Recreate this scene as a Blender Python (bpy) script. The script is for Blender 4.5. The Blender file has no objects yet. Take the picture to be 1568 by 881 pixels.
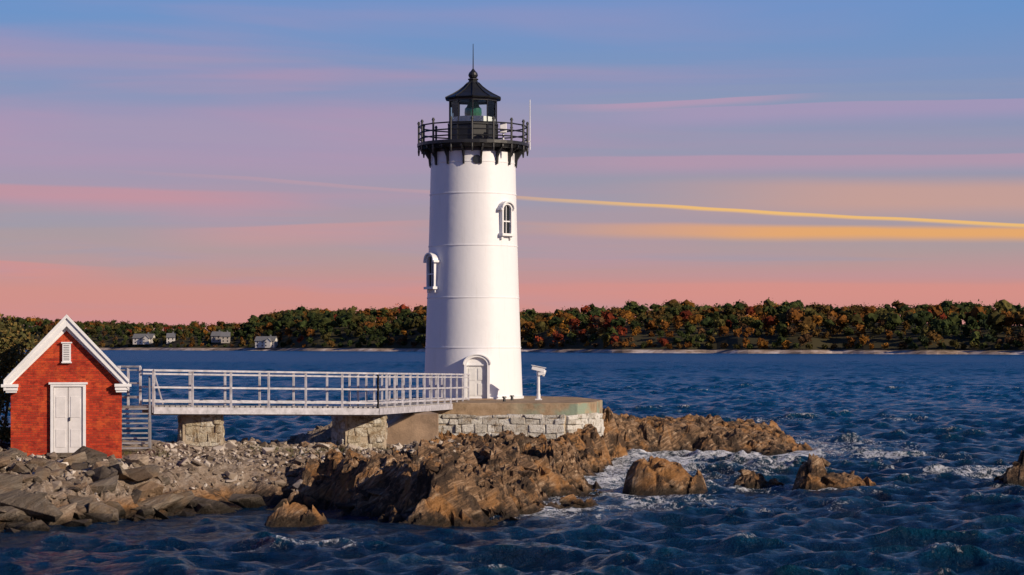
import bpy, bmesh, math, random
import numpy as np
from mathutils import Vector, Matrix, Euler
random.seed(7); np.random.seed(7)
scene=bpy.context.scene
R=math.radians
def lin(r,g,b):
    f=lambda c:(c/255/12.92) if c/255<=0.04045 else ((c/255+0.055)/1.055)**2.4
    return (f(r),f(g),f(b),1.0)

# ---------------- numpy noise
def _h(xi,yi,seed):
    xi=xi.astype(np.int64).astype(np.uint64); yi=yi.astype(np.int64).astype(np.uint64)
    M=np.uint64(0xffffffff)
    h=(xi*np.uint64(374761393)+yi*np.uint64(668265263)+np.uint64(seed*69069+1))&M
    h=((h^(h>>np.uint64(13)))*np.uint64(1274126177))&M
    h=((h^(h>>np.uint64(15)))*np.uint64(2246822519))&M
    h=h^(h>>np.uint64(16))
    return (h&np.uint64(0xffffff)).astype(np.float64)/float(0xffffff)
def vn(x,y,s=0):
    x=x+1000.; y=y+1000.
    xi=np.floor(x); yi=np.floor(y); fx=x-xi; fy=y-yi
    fx=fx*fx*(3-2*fx); fy=fy*fy*(3-2*fy)
    a=_h(xi,yi,s);b=_h(xi+1,yi,s);c=_h(xi,yi+1,s);d=_h(xi+1,yi+1,s)
    return (a*(1-fx)+b*fx)*(1-fy)+(c*(1-fx)+d*fx)*fy
def fbm(x,y,s=0,o=4):
    t=0;a=.5;n=0
    for i in range(o):
        t=t+a*vn(x,y,s+i*17); n+=a; a*=.5; x=x*2.03+3.1; y=y*2.01+7.7
    return t/n
def worley(x,y,s=0):
    x=x+1000.; y=y+1000.
    xi=np.floor(x); yi=np.floor(y)
    f1=np.full(x.shape,9.);f2=np.full(x.shape,9.)
    cx=np.zeros(x.shape);cy=np.zeros(x.shape);r=np.zeros(x.shape);r2=np.zeros(x.shape);r3=np.zeros(x.shape)
    for i in(-1,0,1):
        for j in(-1,0,1):
            a=xi+i;b=yi+j
            px=a+_h(a,b,s);py=b+_h(a,b,s+1)
            d=np.hypot(px-x,py-y)
            m=d<f1
            f2=np.where(m,f1,np.minimum(f2,d)); f1=np.where(m,d,f1)
            cx=np.where(m,px,cx);cy=np.where(m,py,cy)
            r=np.where(m,_h(a,b,s+2),r);r2=np.where(m,_h(a,b,s+3),r2);r3=np.where(m,_h(a,b,s+4),r3)
    return x-cx,y-cy,f2-f1,r,r2,r3
def sst(a,b,x):
    t=np.clip((x-a)/(b-a),0,1); return t*t*(3-2*t)

# ---------------- node helper
class NT:
    def __init__(s,t): s.t=t; s.L=t.links
    def n(s,ty,**k):
        nd=s.t.nodes.new(ty)
        for a,b in k.items(): setattr(nd,a,b)
        return nd
    def put(s,sock,v):
        if isinstance(v,bpy.types.NodeSocket): s.L.new(v,sock)
        else: sock.default_value=v
    def m(s,op,a,b=0.0,c=0.0):
        nd=s.n('ShaderNodeMath',operation=op)
        s.put(nd.inputs[0],a); s.put(nd.inputs[1],b); s.put(nd.inputs[2],c)
        return nd.outputs[0]
    def ss(s,x,a,b,lo=0.0,hi=1.0):
        nd=s.n('ShaderNodeMapRange',interpolation_type='SMOOTHSTEP')
        s.put(nd.inputs[0],x);nd.inputs[1].default_value=a;nd.inputs[2].default_value=b
        nd.inputs[3].default_value=lo;nd.inputs[4].default_value=hi
        return nd.outputs[0]
    def mix(s,f,a,b,bt='MIX'):
        nd=s.n('ShaderNodeMix',data_type='RGBA',blend_type=bt)
        s.put(nd.inputs[0],f); s.put(nd.inputs[6],a); s.put(nd.inputs[7],b)
        return nd.outputs[2]
    def noise(s,vec,scale,detail=5,rough=.6,dist=0.):
        nd=s.n('ShaderNodeTexNoise'); 
        if vec is not None: s.L.new(vec,nd.inputs['Vector'])
        nd.inputs['Scale'].default_value=scale;nd.inputs['Detail'].default_value=detail
        nd.inputs['Roughness'].default_value=rough;nd.inputs['Distortion'].default_value=dist
        return nd.outputs['Fac']
    def scalev(s,vec,v):
        nd=s.n('ShaderNodeVectorMath',operation='MULTIPLY'); s.L.new(vec,nd.inputs[0]); nd.inputs[1].default_value=v
        return nd.outputs[0]
    def mapv(s,vec,rot,sc):
        nd=s.n('ShaderNodeMapping'); s.L.new(vec,nd.inputs[0]); nd.inputs['Rotation'].default_value=rot; nd.inputs['Scale'].default_value=(1,1,1)
        return s.scalev(nd.outputs[0],sc)
    def ramp(s,f,stops):
        nd=s.n('ShaderNodeValToRGB'); s.put(nd.inputs[0],f)
        e=nd.color_ramp.elements
        while len(e)<len(stops): e.new(.5)
        for i,(p,c) in enumerate(stops): e[i].position=p; e[i].color=c if len(c)==4 else (*c,1)
        return nd.outputs[0]
    def bump(s,h,strength,dist):
        nd=s.n('ShaderNodeBump'); nd.inputs['Strength'].default_value=strength; nd.inputs['Distance'].default_value=dist
        s.L.new(h,nd.inputs['Height']); return nd.outputs[0]
def newmat(name,rough=.6,metal=0.,spec=.5):
    m=bpy.data.materials.new(name); m.use_nodes=True
    nt=NT(m.node_tree); p=m.node_tree.nodes['Principled BSDF']
    p.inputs['Roughness'].default_value=rough;p.inputs['Metallic'].default_value=metal
    p.inputs['Specular IOR Level'].default_value=spec
    return m,nt,p
def pos(nt): return nt.n('ShaderNodeNewGeometry').outputs['Position']
def simple(name,col,var=.25,scale=3.,rough=.6,bump=.0,bscale=20.,metal=0.):
    m,nt,p=newmat(name,rough,metal)
    P=pos(nt)
    n=nt.noise(P,scale,5,.65)
    dark=tuple(c*(1-var) for c in col[:3])+(1,); li=tuple(min(1,c*(1+var*.5)) for c in col[:3])+(1,)
    nt.put(p.inputs['Base Color'],nt.ramp(n,[(.3,dark),(.65,li)]))
    if bump: nt.put(p.inputs['Normal'],nt.bump(nt.noise(P,bscale,4,.6),bump,.05))
    return m

# ---------------- mesh helpers
def link(o,parent=None):
    scene.collection.objects.link(o)
    if parent: o.parent=parent
    return o
def empty(name,loc=(0,0,0),rz=0):
    e=bpy.data.objects.new(name,None); e.location=loc; e.rotation_euler=(0,0,rz); e.empty_display_size=.5
    return link(e)
def mesh_np(name,V,F,mat,parent=None,smooth=False,attrs=None):
    V=np.asarray(V,dtype=np.float32);F=np.asarray(F,dtype=np.int32);k=F.shape[1]
    me=bpy.data.meshes.new(name)
    me.vertices.add(len(V)); me.vertices.foreach_set('co',V.ravel())
    me.loops.add(F.size); me.loops.foreach_set('vertex_index',F.ravel())
    me.polygons.add(len(F)); me.polygons.foreach_set('loop_start',np.arange(0,F.size,k,dtype=np.int32))
    me.polygons.foreach_set('use_smooth',np.full(len(F),smooth))
    me.update(calc_edges=True)
    if attrs:
        for n,(ty,a) in attrs.items():
            at=me.attributes.new(n,ty,'POINT')
            at.data.foreach_set('value' if ty=='FLOAT' else 'color',np.asarray(a,dtype=np.float32).ravel())
    me.materials.append(mat)
    return link(bpy.data.objects.new(name,me),parent)
class MB:
    def __init__(s): s.v=[];s.f=[]
    def add(s,v,f):
        o=len(s.v); s.v+= [tuple(p) for p in v]; s.f+=[tuple(i+o for i in q) for q in f]
    def box(s,c,d,rz=0,j=0):
        x,y,z=[k/2 for k in d]; co=math.cos(rz);si=math.sin(rz)
        v=[]
        for a in((-x,-y,-z),(x,-y,-z),(x,y,-z),(-x,y,-z),(-x,-y,z),(x,-y,z),(x,y,z),(-x,y,z)):
            a=[k+random.uniform(-j,j) for k in a]
            v.append((c[0]+a[0]*co-a[1]*si,c[1]+a[0]*si+a[1]*co,c[2]+a[2]))
        s.add(v,[(3,2,1,0),(4,5,6,7),(0,1,5,4),(1,2,6,5),(2,3,7,6),(3,0,4,7)])
    def beam(s,a,b,w,h):
        a=Vector(a);b=Vector(b);d=(b-a).normalized()
        up=Vector((0,0,1)) if abs(d.z)<.95 else Vector((0,1,0))
        r=d.cross(up).normalized();u=r.cross(d).normalized()
        v=[p+r*i*w/2+u*k*h/2 for p in(a,b) for i,k in((-1,-1),(1,-1),(1,1),(-1,1))]
        s.add(v,[(3,2,1,0),(4,5,6,7),(0,1,5,4),(1,2,6,5),(2,3,7,6),(3,0,4,7)])
    def cyl(s,a,b,r1,r2=None,n=10):
        if r2 is None:r2=r1
        a=Vector(a);b=Vector(b);d=(b-a).normalized()
        up=Vector((0,0,1)) if abs(d.z)<.95 else Vector((0,1,0))
        r=d.cross(up).normalized();u=r.cross(d).normalized()
        v=[p+(r*math.cos(t)+u*math.sin(t))*q for p,q in((a,r1),(b,r2)) for t in[2*math.pi*i/n for i in range(n)]]
        f=[(i,(i+1)%n,n+(i+1)%n,n+i) for i in range(n)]+[tuple(range(n-1,-1,-1)),tuple(range(n,2*n))]
        s.add(v,f)
    def lathe(s,c,prof,n=48,rot=0):
        v=[];f=[]
        for r,z in prof:
            for i in range(n):
                t=2*math.pi*i/n+rot; v.append((c[0]+r*math.cos(t),c[1]+r*math.sin(t),c[2]+z))
        for k in range(len(prof)-1):
            for i in range(n):
                f.append((k*n+i,k*n+(i+1)%n,(k+1)*n+(i+1)%n,(k+1)*n+i))
        s.add(v,f)
    def prism(s,poly,vec):
        n=len(poly);v=[Vector(p) for p in poly]+[Vector(p)+Vector(vec) for p in poly]
        s.add(v,[tuple(range(n)),tuple(range(2*n-1,n-1,-1))]+[(i,i+n,(i+1)%n+n,(i+1)%n) for i in range(n)])
    def obj(s,name,mat,parent=None,smooth=False,bevel=0,auto=None):
        me=bpy.data.meshes.new(name); me.from_pydata(s.v,[],s.f)
        bm=bmesh.new();bm.from_mesh(me);bmesh.ops.recalc_face_normals(bm,faces=bm.faces);bm.to_mesh(me);bm.free()
        me.materials.append(mat)
        if smooth:
            for p in me.polygons:p.use_smooth=True
            if auto: me.set_sharp_from_angle(angle=R(auto))
        o=link(bpy.data.objects.new(name,me),parent)
        if bevel:
            b=o.modifiers.new('bevel','BEVEL');b.width=bevel;b.segments=2;b.limit_method='ANGLE'
        return o

# ---------------- camera
cam=bpy.data.cameras.new('camera');co=bpy.data.objects.new('camera',cam);link(co)
co.location=(0,0,5.5);co.rotation_euler=(R(90),0,0)
cam.lens=73.47;cam.sensor_width=36;cam.shift_y=.0539;cam.clip_end=60000;cam.clip_start=.5
scene.camera=co
scene.view_settings.view_transform='Standard';scene.view_settings.look='None';scene.view_settings.exposure=0

# ---------------- sun + sky
SE=R(22);SA=R(123)
S=Vector((math.sin(SA)*math.cos(SE),math.cos(SA)*math.cos(SE),math.sin(SE)))
sun=bpy.data.lights.new('sun','SUN');sun.energy=4.8;sun.angle=R(.5);sun.color=(1,.83,.63)
so=bpy.data.objects.new('sun',sun);so.rotation_euler=S.to_track_quat('Z','Y').to_euler();link(so);so.location=(30,-30,40)
w=bpy.data.worlds.new('World');scene.world=w;w.use_nodes=True
t=NT(w.node_tree)
for n in list(w.node_tree.nodes): w.node_tree.nodes.remove(n)
out=t.n('ShaderNodeOutputWorld')
sky=t.n('ShaderNodeTexSky',sky_type='NISHITA');sky.sun_disc=False;sky.sun_elevation=SE;sky.sun_rotation=SA
bg1=t.n('ShaderNodeBackground');t.L.new(sky.outputs[0],bg1.inputs[0]);bg1.inputs[1].default_value=.06
tc=t.n('ShaderNodeTexCoord');sp=t.n('ShaderNodeSeparateXYZ');t.L.new(tc.outputs['Generated'],sp.inputs[0])
az=t.m('ARCTAN2',sp.outputs[0],sp.outputs[1]);el0=t.m('ARCSINE',sp.outputs[2])
cb=t.n('ShaderNodeCombineXYZ');t.L.new(az,cb.inputs[0]);t.L.new(el0,cb.inputs[1])
v1=t.scalev(cb.outputs[0],(5,26,1))
wn=t.noise(v1,1.,3,.55)
el=t.m('ADD',el0,t.m('MULTIPLY',t.m('SUBTRACT',wn,.5),.007))
base=t.ramp(t.m('POWER',t.m('MAXIMUM',el0,0.0001),.5),[
 (0,lin(210,142,136)),(.17,lin(202,148,146)),(.21,lin(176,156,158)),(.27,lin(158,153,172)),
 (.33,lin(136,150,186)),(.40,lin(104,148,205)),(.60,lin(46,90,164)),(1,lin(16,42,100))])
col=base
v2=t.scalev(cb.outputs[0],(2.2,30,1))
veil=t.ss(t.noise(v2,1.,4,.5,.4),.40,.70)
vm=t.m('MULTIPLY',veil,t.ss(el0,.2,.12)); vm=t.m('MULTIPLY',vm,t.ss(az,.22,-.12,.25,.6))
col=t.mix(vm,col,lin(198,148,172))
v3=t.scalev(cb.outputs[0],(3.5,70,1))
vg=t.m('MULTIPLY',t.ss(t.noise(v3,1.,4,.55,.3),.48,.66),t.ss(el0,.15,.10,0,.45))
col=t.mix(vg,col,lin(150,156,180))
def band(c0,c1,hwt,hwb,a0,a1,color,strength,fade=.05):
    global col
    d=t.m('SUBTRACT',el,t.m('ADD',t.m('MULTIPLY',az,c1),c0))
    f=t.m('MULTIPLY',t.ss(d,hwt,hwt*.25),t.ss(d,-hwb,-hwb*.2))
    f=t.m('MULTIPLY',f,t.ss(az,a0-fade,a0+fade)) ; f=t.m('MULTIPLY',f,t.ss(az,a1+fade,a1-fade))
    f=t.m('MULTIPLY',f,strength)
    col=t.mix(f,col,lin(*color))
band(.095,0,.028,.035,-1.5,-.02,(192,150,184),.4,.07)
band(.022,0,.010,.03,-2,2,(224,144,132),.45,.05)
band(.067,-.02,.003,.009,-1.2,-.12,(214,144,152),.5,.05)
band(.0595,.045,.0015,.012,-.15,-.04,(214,152,152),.5,.04)
band(.0255,-.05,.0015,.010,-.9,-.20,(230,142,138),.45,.03)
band(.0265,.0,.003,.012,.02,.6,(224,146,136),.45,.08)
band(.072,-.02,.012,.014,.10,.9,(222,164,140),.6,.08)
band(.0875,.0,.0015,.010,.02,.9,(196,152,174),.55,.06)
band(.1105,.01,.001,.012,.05,.9,(178,152,188),.6,.05)
band(.1125,.03,.0007,.004,.03,.13,(196,154,182),.6,.03)
band(.0552,-.020,.0036,.0056,.07,.9,(240,172,100),.9,.06)
band(.0565,-.02,.003,.006,.01,.12,(222,162,134),.5,.05)
band(.0702,-.058,.0007,.0018,-.15,.02,(212,158,164),.3,.06)
band(.0702,-.068,.0007,.0018,.02,.9,(252,196,108),.85,.08)
bg2=t.n('ShaderNodeBackground');t.L.new(col,bg2.inputs[0]);bg2.inputs[1].default_value=1.0
mx=t.n('ShaderNodeMixShader');t.L.new(bg1.outputs[0],mx.inputs[1]);t.L.new(bg2.outputs[0],mx.inputs[2]);mx.inputs[0].default_value=.92
t.L.new(mx.outputs[0],out.inputs[0])

# ---------------- shoreline
SH=np.array([(-60,58),(-30,60),(-17,60.5),(-15,61.3),(-12.1,64),(-10.4,68),(-8.6,70.5),(-7.7,71),(-5.4,67.2),(-2.83,63.2),(-1.7,63.6),(.94,65.2),
 (1.4,73.3),(2.9,75),(2.9,86),(4.4,92.6),(5.6,101),(8.5,103),(13.4,101.5),(15,105),(14,116),(11,124),(4,118),(-3,112),(-8,104),(-8.5,92),(-11,88),(-16,90),(-24,98),(-60,110)],float)
def sdf(X,Y,P):
    d=np.full(X.shape,1e9);ins=np.zeros(X.shape,bool)
    n=len(P)
    for i in range(n):
        ax,ay=P[i];bx,by=P[(i+1)%n];ex,ey=bx-ax,by-ay
        tt=np.clip(((X-ax)*ex+(Y-ay)*ey)/(ex*ex+ey*ey),0,1)
        d=np.minimum(d,np.hypot(X-ax-tt*ex,Y-ay-tt*ey))
        c=((ay>Y)!=(by>Y))
        if abs(ey)>1e-9: ins^=c&(X<(bx-ax)*(Y-ay)/ey+ax)
    return np.where(ins,d,-d)
ISL=[(5.55,76.6,1.65,1.2,1.15),(9.2,78.6,.95,.7,.62),(11.1,77.5,.75,.7,1.1),(12.4,77.3,1.2,.6,.6),(19.9,80.5,1.3,1.0,1.1),
 (-6.6,63.6,1.0,.5,.45),(2.2,69.4,.8,.5,.35),(-13.5,104,1.6,1,.7),(-10.5,106,1.4,1,.9),(-9,100,1.2,1,1.3),(7.2,93.5,1.2,.6,.2)]
CP=np.array([(-15,70,1.6),(-15,66,1.1),(-19,72,2.0),(-17,70,1.9),(-19,65,1.1),(-12.5,73,1.9),(-11,70,1.5),(-9,72,1.35),(-11,77,1.75),(-8,78,1.6),(-5,80,1.45),(-6.5,73,1.4),
 (-5,70,1.5),(-3,66,1.5),(-1,67,1.2),(.4,68,.75),(-1,76,1.3),(-3,84,1.2),(1,84,1.2),(0,90,1.1),(4,90,1.35),(2,79,.8),(4.6,94,2.0),(5,97,2.35),(7,100,1.75),(8.5,104,1.35),
 (9,112,1.05),(12,114,.95),(10.5,106,1.0),(13.5,104,.5),(-2,100,2.4),(3,106,1.6),(-5,96,1.4),(-16,84,1.5),(-28,75,2.2),(-12,84,1.1)],float)
def height(X,Y):
    sd=sdf(X,Y,SH)+(fbm(X*.5,Y*.5,5,4)-.5)*2.4
    ws=0;hs=0
    for cx,cy,cz in CP:
        wgt=1/((X-cx)**2+(Y-cy)**2+.5)**1.6; ws=ws+wgt;hs=hs+wgt*cz
    Hb=hs/ws
    rocky=sst(-9,-7,X)
    h=Hb*(sst(-.1,1.3,sd)*rocky+sst(-.1,2.6,sd)*(1-rocky))-1.3*sst(.3,-3,sd)
    isl=np.full(X.shape,-9.)
    for cx,cy,rx,ry,hh in ISL:
        r=np.hypot((X-cx)/rx,(Y-cy)/ry); isl=np.maximum(isl,hh*1.15*(1-r**2.6)-.1)
    near=np.maximum(sst(-.3,.3,isl),0)
    h=np.maximum(h,isl)
    grav=sst(-6.8,-9,X+ (fbm(X*.4,Y*.4,9)-.5)*3)*sst(66,68.5,Y)+sst(-7.5,-9,X)*.3
    grav=np.clip(np.maximum(grav,sst(72,76,Y)*sst(-2.5,-5,X)),0,1)*(1-near)
    A=(1-.9*grav)*np.maximum(sst(-1.0,.6,sd),near*.7)*(1-.35*sst(4,8,X)*sst(88,94,Y))
    a=R(24);u=(X*math.cos(a)+Y*math.sin(a));v=(-X*math.sin(a)+Y*math.cos(a))
    wx=(fbm(X*.6,Y*.6,31)-.5)*1.1;wy=(fbm(X*.6,Y*.6,41)-.5)*1.1
    dx,dy,e,r1,r2,r3=worley((u+wx)/1.7,(v+wy)/1.0,11)
    h1=(r1-.5)*.55+dx*1.7*((r2-.5)*.5-.06)+dy*1.0*((r3-.5)*.6+.30)-.18*sst(.09,0,e)
    dx,dy,e2,q1,q2,q3=worley((u+wx*.6)/.62,(v+wy*.6)/.38,61)
    h2=(q1-.5)*.32+dx*.62*((q2-.5)*.7)+dy*.38*((q3-.5)*.9+.35)-.09*sst(.12,0,e2)
    dx,dy,e3,q1,q2,q3=worley((u+wx*.3)/.27,(v+wy*.3)/.19,161)
    h3=(q1-.5)*.13+dx*.27*((q2-.5)*.9)+dy*.19*((q3-.5)*.9+.2)
    h=h+A*(h1+h2+h3)+(fbm(X*2.5,Y*2.5,81,5)-.5)*.14*sst(-.5,.5,sd)
    return h,sd
PLAT=np.array([(-5.2,95),(-3.6,91.9),(2.9,92.1),(3.7,93.6),(4.2,97),(3.2,102),(0,105),(-4,103),(-6,99)],float)
step=.085
gx=np.arange(-26,23,step);gy=np.arange(57,128,step)
GX,GY=np.meshgrid(gx,gy)
H,SD=height(GX,GY)
pin=sdf(GX,GY,PLAT); H=np.where(pin>-.35,np.minimum(H,1.9),H)
H=np.where((abs(GX+15.2)<2.6)&(GY>69.6)&(GY<75),np.minimum(H,1.72),H)
def hz(x,y):
    i=int(round((y-57)/step));j=int(round((x+26)/step))
    i=min(max(i,0),len(gy)-1);j=min(max(j,0),len(gx)-1);return float(H[i,j])
JX=GX+(vn(GX*3,GY*3,91)-.5)*.10;JY=GY+(vn(GX*3,GY*3,92)-.5)*.10
V=np.stack([JX,JY,H],-1).reshape(-1,3)
ny,nx=GX.shape
idx=np.arange(ny*nx).reshape(ny,nx)
F=np.stack([idx[:-1,:-1],idx[:-1,1:],idx[1:,1:],idx[1:,:-1]],-1).reshape(-1,4)
F=F[(V[F,2].max(1)>-.8)]

def rockmat(name,grey=False):
    m,nt,p=newmat(name,.88,0,.2)
    P=pos(nt);sp=nt.n('ShaderNodeSeparateXYZ');nt.L.new(P,sp.inputs[0])
    geo=nt.n('ShaderNodeNewGeometry')
    n1=nt.noise(P,.5,4,.65,.6);
    sv=nt.mapv(P,(R(20),R(38),R(-24)),(.6,1.3,5.0))
    st=nt.noise(sv,1.3,6,.74,.6)
    if grey:
        c=nt.ramp(st,[(.25,(.08,.066,.054)),(.5,(.22,.185,.155)),(.72,(.42,.37,.32))])
        c=nt.mix(nt.ss(n1,.47,.64,0,.6),c,(.26,.17,.10,1))
        c=nt.mix(1.0,c,nt.ramp(geo.outputs['Random Per Island'],[(0,(.40,.38,.38)),(.5,(.9,.87,.82)),(.85,(1.2,1.1,1.0)),(1,(1.8,1.65,1.5))]),'MULTIPLY')
    else:
        c=nt.ramp(st,[(.30,(.022,.016,.013)),(.42,(.11,.068,.041)),(.54,(.28,.170,.098)),(.68,(.56,.42,.29))])
        c=nt.mix(nt.ss(n1,.48,.62,0,.6),c,(.38,.175,.052,1))
        c=nt.mix(nt.ss(nt.noise(P,1.1,5,.72),.49,.58,0,.82),c,(.040,.029,.023,1))
        gm=nt.m('MULTIPLY',nt.ss(sp.outputs[0],-6.5,-9.0),nt.ss(sp.outputs[2],.35,.8))
        g=nt.ramp(nt.noise(P,5,5,.8),[(.3,(.12,.095,.075)),(.5,(.30,.235,.185)),(.7,(.50,.43,.37))])
        c=nt.mix(nt.m('MULTIPLY',gm,.85),c,g)
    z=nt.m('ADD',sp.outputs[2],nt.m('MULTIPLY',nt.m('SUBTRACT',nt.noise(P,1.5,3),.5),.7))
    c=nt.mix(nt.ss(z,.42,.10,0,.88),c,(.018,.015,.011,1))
    cre=nt.ss(geo.outputs['Pointiness'],.42,.50,.8,0)  # concave creases go near-black: recess shade painted into the rock colour
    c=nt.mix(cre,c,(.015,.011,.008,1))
    nt.put(p.inputs['Base Color'],c)
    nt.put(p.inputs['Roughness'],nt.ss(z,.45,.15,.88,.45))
    hh=nt.m('ADD',nt.noise(sv,2.2,5,.74,.3),nt.m('MULTIPLY',nt.noise(P,18,3,.6),.3))
    nt.put(p.inputs['Normal'],nt.bump(hh,1.0,.16))
    return m
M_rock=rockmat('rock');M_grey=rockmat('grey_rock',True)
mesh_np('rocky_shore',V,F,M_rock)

# ---------------- boulders
protos=[]
for k in range(30):
    bm=bmesh.new()
    for i in range(12):
        v=Vector((random.gauss(0,1),random.gauss(0,1),random.gauss(0,1))).normalized()
        mxx=max(abs(c) for c in v); v=v.lerp(v/mxx,.85)*random.uniform(.85,1)
        bm.verts.new(v*.5)
    r=bmesh.ops.convex_hull(bm,input=bm.verts)
    bmesh.ops.delete(bm,geom=[g for g in set(r['geom_interior']+r['geom_unused']) if isinstance(g,bmesh.types.BMVert)],context='VERTS')
    bmesh.ops.bevel(bm,geom=list(bm.edges),offset=.014,segments=1,affect='EDGES')
    bmesh.ops.triangulate(bm,faces=bm.faces)
    bm.verts.index_update()
    protos.append((np.array([v.co[:] for v in bm.verts]),np.array([[v.index for v in f.verts] for f in bm.faces])));bm.free()
def scatter(name,items,mat,parent=None):
    VV=[];FF=[];o=0
    for (x,y,z,sx,sy,sz,rot) in items:
        pv,pf=random.choice(protos)
        M=np.array(rot.to_matrix())
        q=(pv*np.array([sx,sy,sz]))@M.T+np.array([x,y,z]);VV.append(q);FF.append(pf+o);o+=len(q)
    return mesh_np(name,np.concatenate(VV),np.concatenate(FF),mat,parent)
it=[]
def rr(a): return Euler((random.gauss(0,a),random.gauss(0,a),random.uniform(0,6.28)))
slabs=[(-14.5,62.4,2.4,1.2,.9,.45),(-15.9,63.6,2.1,1.2,.8,.3),(-12.6,64.3,1.1,.8,.9,.15),(-11.4,66.6,2.2,1.4,.6,.25),(-13.2,65.8,1.9,1.2,.7,.3),
 (-9.9,68.4,2.1,1.1,.6,.2),(-10.8,67.4,1.3,.9,.7,.3),(-15.8,65,1.9,1.1,.7,.4),(-14.2,66.8,1.6,.9,.55,.2),(-16.5,62,1.6,1.1,.9,.3),(-8.8,69.6,1.6,.9,.6,.3),(-13.6,63.2,1.4,.8,.7,.4),
 (-12.3,67.6,1.5,1,.5,.2),(-15.2,67.6,1.8,1,.5,.2),(-16.6,66.4,1.6,1.2,.6,.3)]
for x,y,a,b,c,ti in slabs:
    it.append((x,y,max(hz(x,y),.05)+c*.2,a,b,c,Euler((random.uniform(.0,ti+.1),random.uniform(-ti,ti),random.uniform(-.5,.5)))))
for i in range(260):
    x=random.uniform(-19,-8);y=random.uniform(60.5,69.2);z=hz(x,y)
    if z<-.25:continue
    s=random.uniform(.22,1.0)
    it.append((x,y,z+.08*s,s*1.35,s*1.0,s*random.uniform(.4,.8),Euler((random.gauss(.1,.3),random.gauss(0,.3),random.uniform(-1.5,1.5)))))
scatter('shore_slabs',it,M_grey)
it=[]
for i in range(9000):
    x=random.uniform(-20,-2);y=random.uniform(65,82);z=hz(x,y)
    if z<.5 or (abs(x+15)<2.2 and y>69.8): continue
    if x>-7 and y<73: continue
    s=random.uniform(.05,.2)*(1 if random.random()<.92 else 2.4)
    it.append((x,y,z+.02,s*1.2,s,s*.7,rr(.4)))
m_peb,nt,p=newmat('pebble',.9,0,.2)
g=nt.n('ShaderNodeNewGeometry')
nt.put(p.inputs['Base Color'],nt.ramp(g.outputs['Random Per Island'],[(0,(.08,.06,.045)),(.4,(.22,.17,.13)),(.75,(.37,.31,.26)),(1,(.58,.52,.46))]))
scatter('gravel',it,m_peb)
it=[]
for i in range(620):
    x=random.uniform(-8,15);y=random.uniform(63,118);z=hz(x,y)
    if z<-.15:continue
    if float(sdf(np.array([x]),np.array([y]),PLAT)[0])>-1.2: continue
    s=random.uniform(.15,.6)*(1.3 if random.random()<.2 else 1)
    it.append((x,y,z-.02*s,s*1.7,s*1.0,s*.7,Euler((random.gauss(.1,.3),random.gauss(.25,.3),random.gauss(-.4,.6)))))
for i in range(50):
    cx,cy,rx,ry,hh=random.choice(ISL);a=random.uniform(0,6.28);q=random.uniform(.4,1.1)
    x=cx+rx*q*math.cos(a);y=cy+ry*q*math.sin(a);s=random.uniform(.2,.5)
    it.append((x,y,hz(x,y)+.0,s*1.4,s,s*.6,rr(.3)))
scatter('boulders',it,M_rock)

# ---------------- sea
rows=np.concatenate([np.linspace(-80,38,40),40*np.exp(np.arange(0,905)*.003),np.geomspace(640,42000,60)])
c1=np.linspace(-.30,.30,680)
cols=np.concatenate([-np.geomspace(.31,4,30)[::-1],c1,np.geomspace(.31,4,30)])
wd=np.maximum(rows,60)
X=wd[:,None]*cols[None,:];Y=np.repeat(rows[:,None],len(cols),1)
dyr=np.gradient(rows)[:,None]
Z=np.zeros_like(X);DX=np.zeros_like(X);DY=np.zeros_like(X)
rng=np.random.RandomState(3)
gm=.50+.95*fbm(X*.05,Y*.035,101,3)
for i in range(120):
    L=math.exp(rng.uniform(math.log(.45),math.log(6.0)))
    th=R(248)+rng.normal(0,.8);k=2*math.pi/L
    a=(.036 if L>2.2 else .050)*L/(2*math.pi)
    att=sst(1.6,3.4,L/np.maximum(dyr,.02))
    ph=k*(X*math.cos(th)+Y*math.sin(th))+rng.uniform(0,6.28)
    cs=np.cos(ph);sn=np.sin(ph)
    Z+=a*att*cs;DX-=.85*a*att*math.cos(th)*sn;DY-=.85*a*att*math.sin(th)*sn
Z*=gm
sea_sd=sdf(X,Y,SH)
calm=sst(0,-6,sea_sd)*.55+.45
left=sst(-2,-9,X)*sst(75,68,Y)*.30
Z*=calm*(1-left)
fo=np.zeros_like(X)
n1=fbm(X*.8,Y*.36,111,5);n2=fbm(X*.16,Y*.1,121,3)
n3=sst(.40,.66,fbm(X*.33,Y*.15,131,4))
out_d=np.maximum(-sea_sd,0)
expo=sst(-1.5,2,X)*.85+.28
fo+=np.exp(-out_d/(.4+1.5*sst(-1,4,X)))*(.30+.7*n1)*expo
for cx,cy,rx,ry,hh in ISL:
    r=np.hypot((X-cx)/(rx+.3),(Y-cy)/(ry+.9)); k=(.75 if cx>1 and cy<95 else .2)
    fo+=np.exp(-np.maximum(r-.7,0)*2.4)*(.15+.8*n1)*k
def patch(cx,cy,rx,ry,s,rot=0.,brk=1.):
    global fo
    c,q=math.cos(rot),math.sin(rot);u=((X-cx)*c+(Y-cy)*q)/rx;v=(-(X-cx)*q+(Y-cy)*c)/ry
    fo+=s*np.exp(-(u*u+v*v))*(.2+1.0*n1)*((1-brk)+brk*(.12+1.25*n3))
patch(5.6,96,1.6,8,1.1,0,.2);patch(6.2,89,1.6,5,1.0,0,.3);patch(10,97,5,3.5,.6);patch(17,113,3.5,10,1.0,0,.5);patch(15.5,101,5,5,.6);patch(18,146,4.5,6,.85,0,.5)
patch(27,148,2.5,4,.5);patch(20,90,9,9,.55);patch(-4.9,56.3,1.2,1.4,.9,.9,.2);patch(4.5,71.5,3.5,2,.55);patch(1.6,66.5,2.5,1.6,.55);patch(-7,56.5,1.2,.9,.45)
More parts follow.
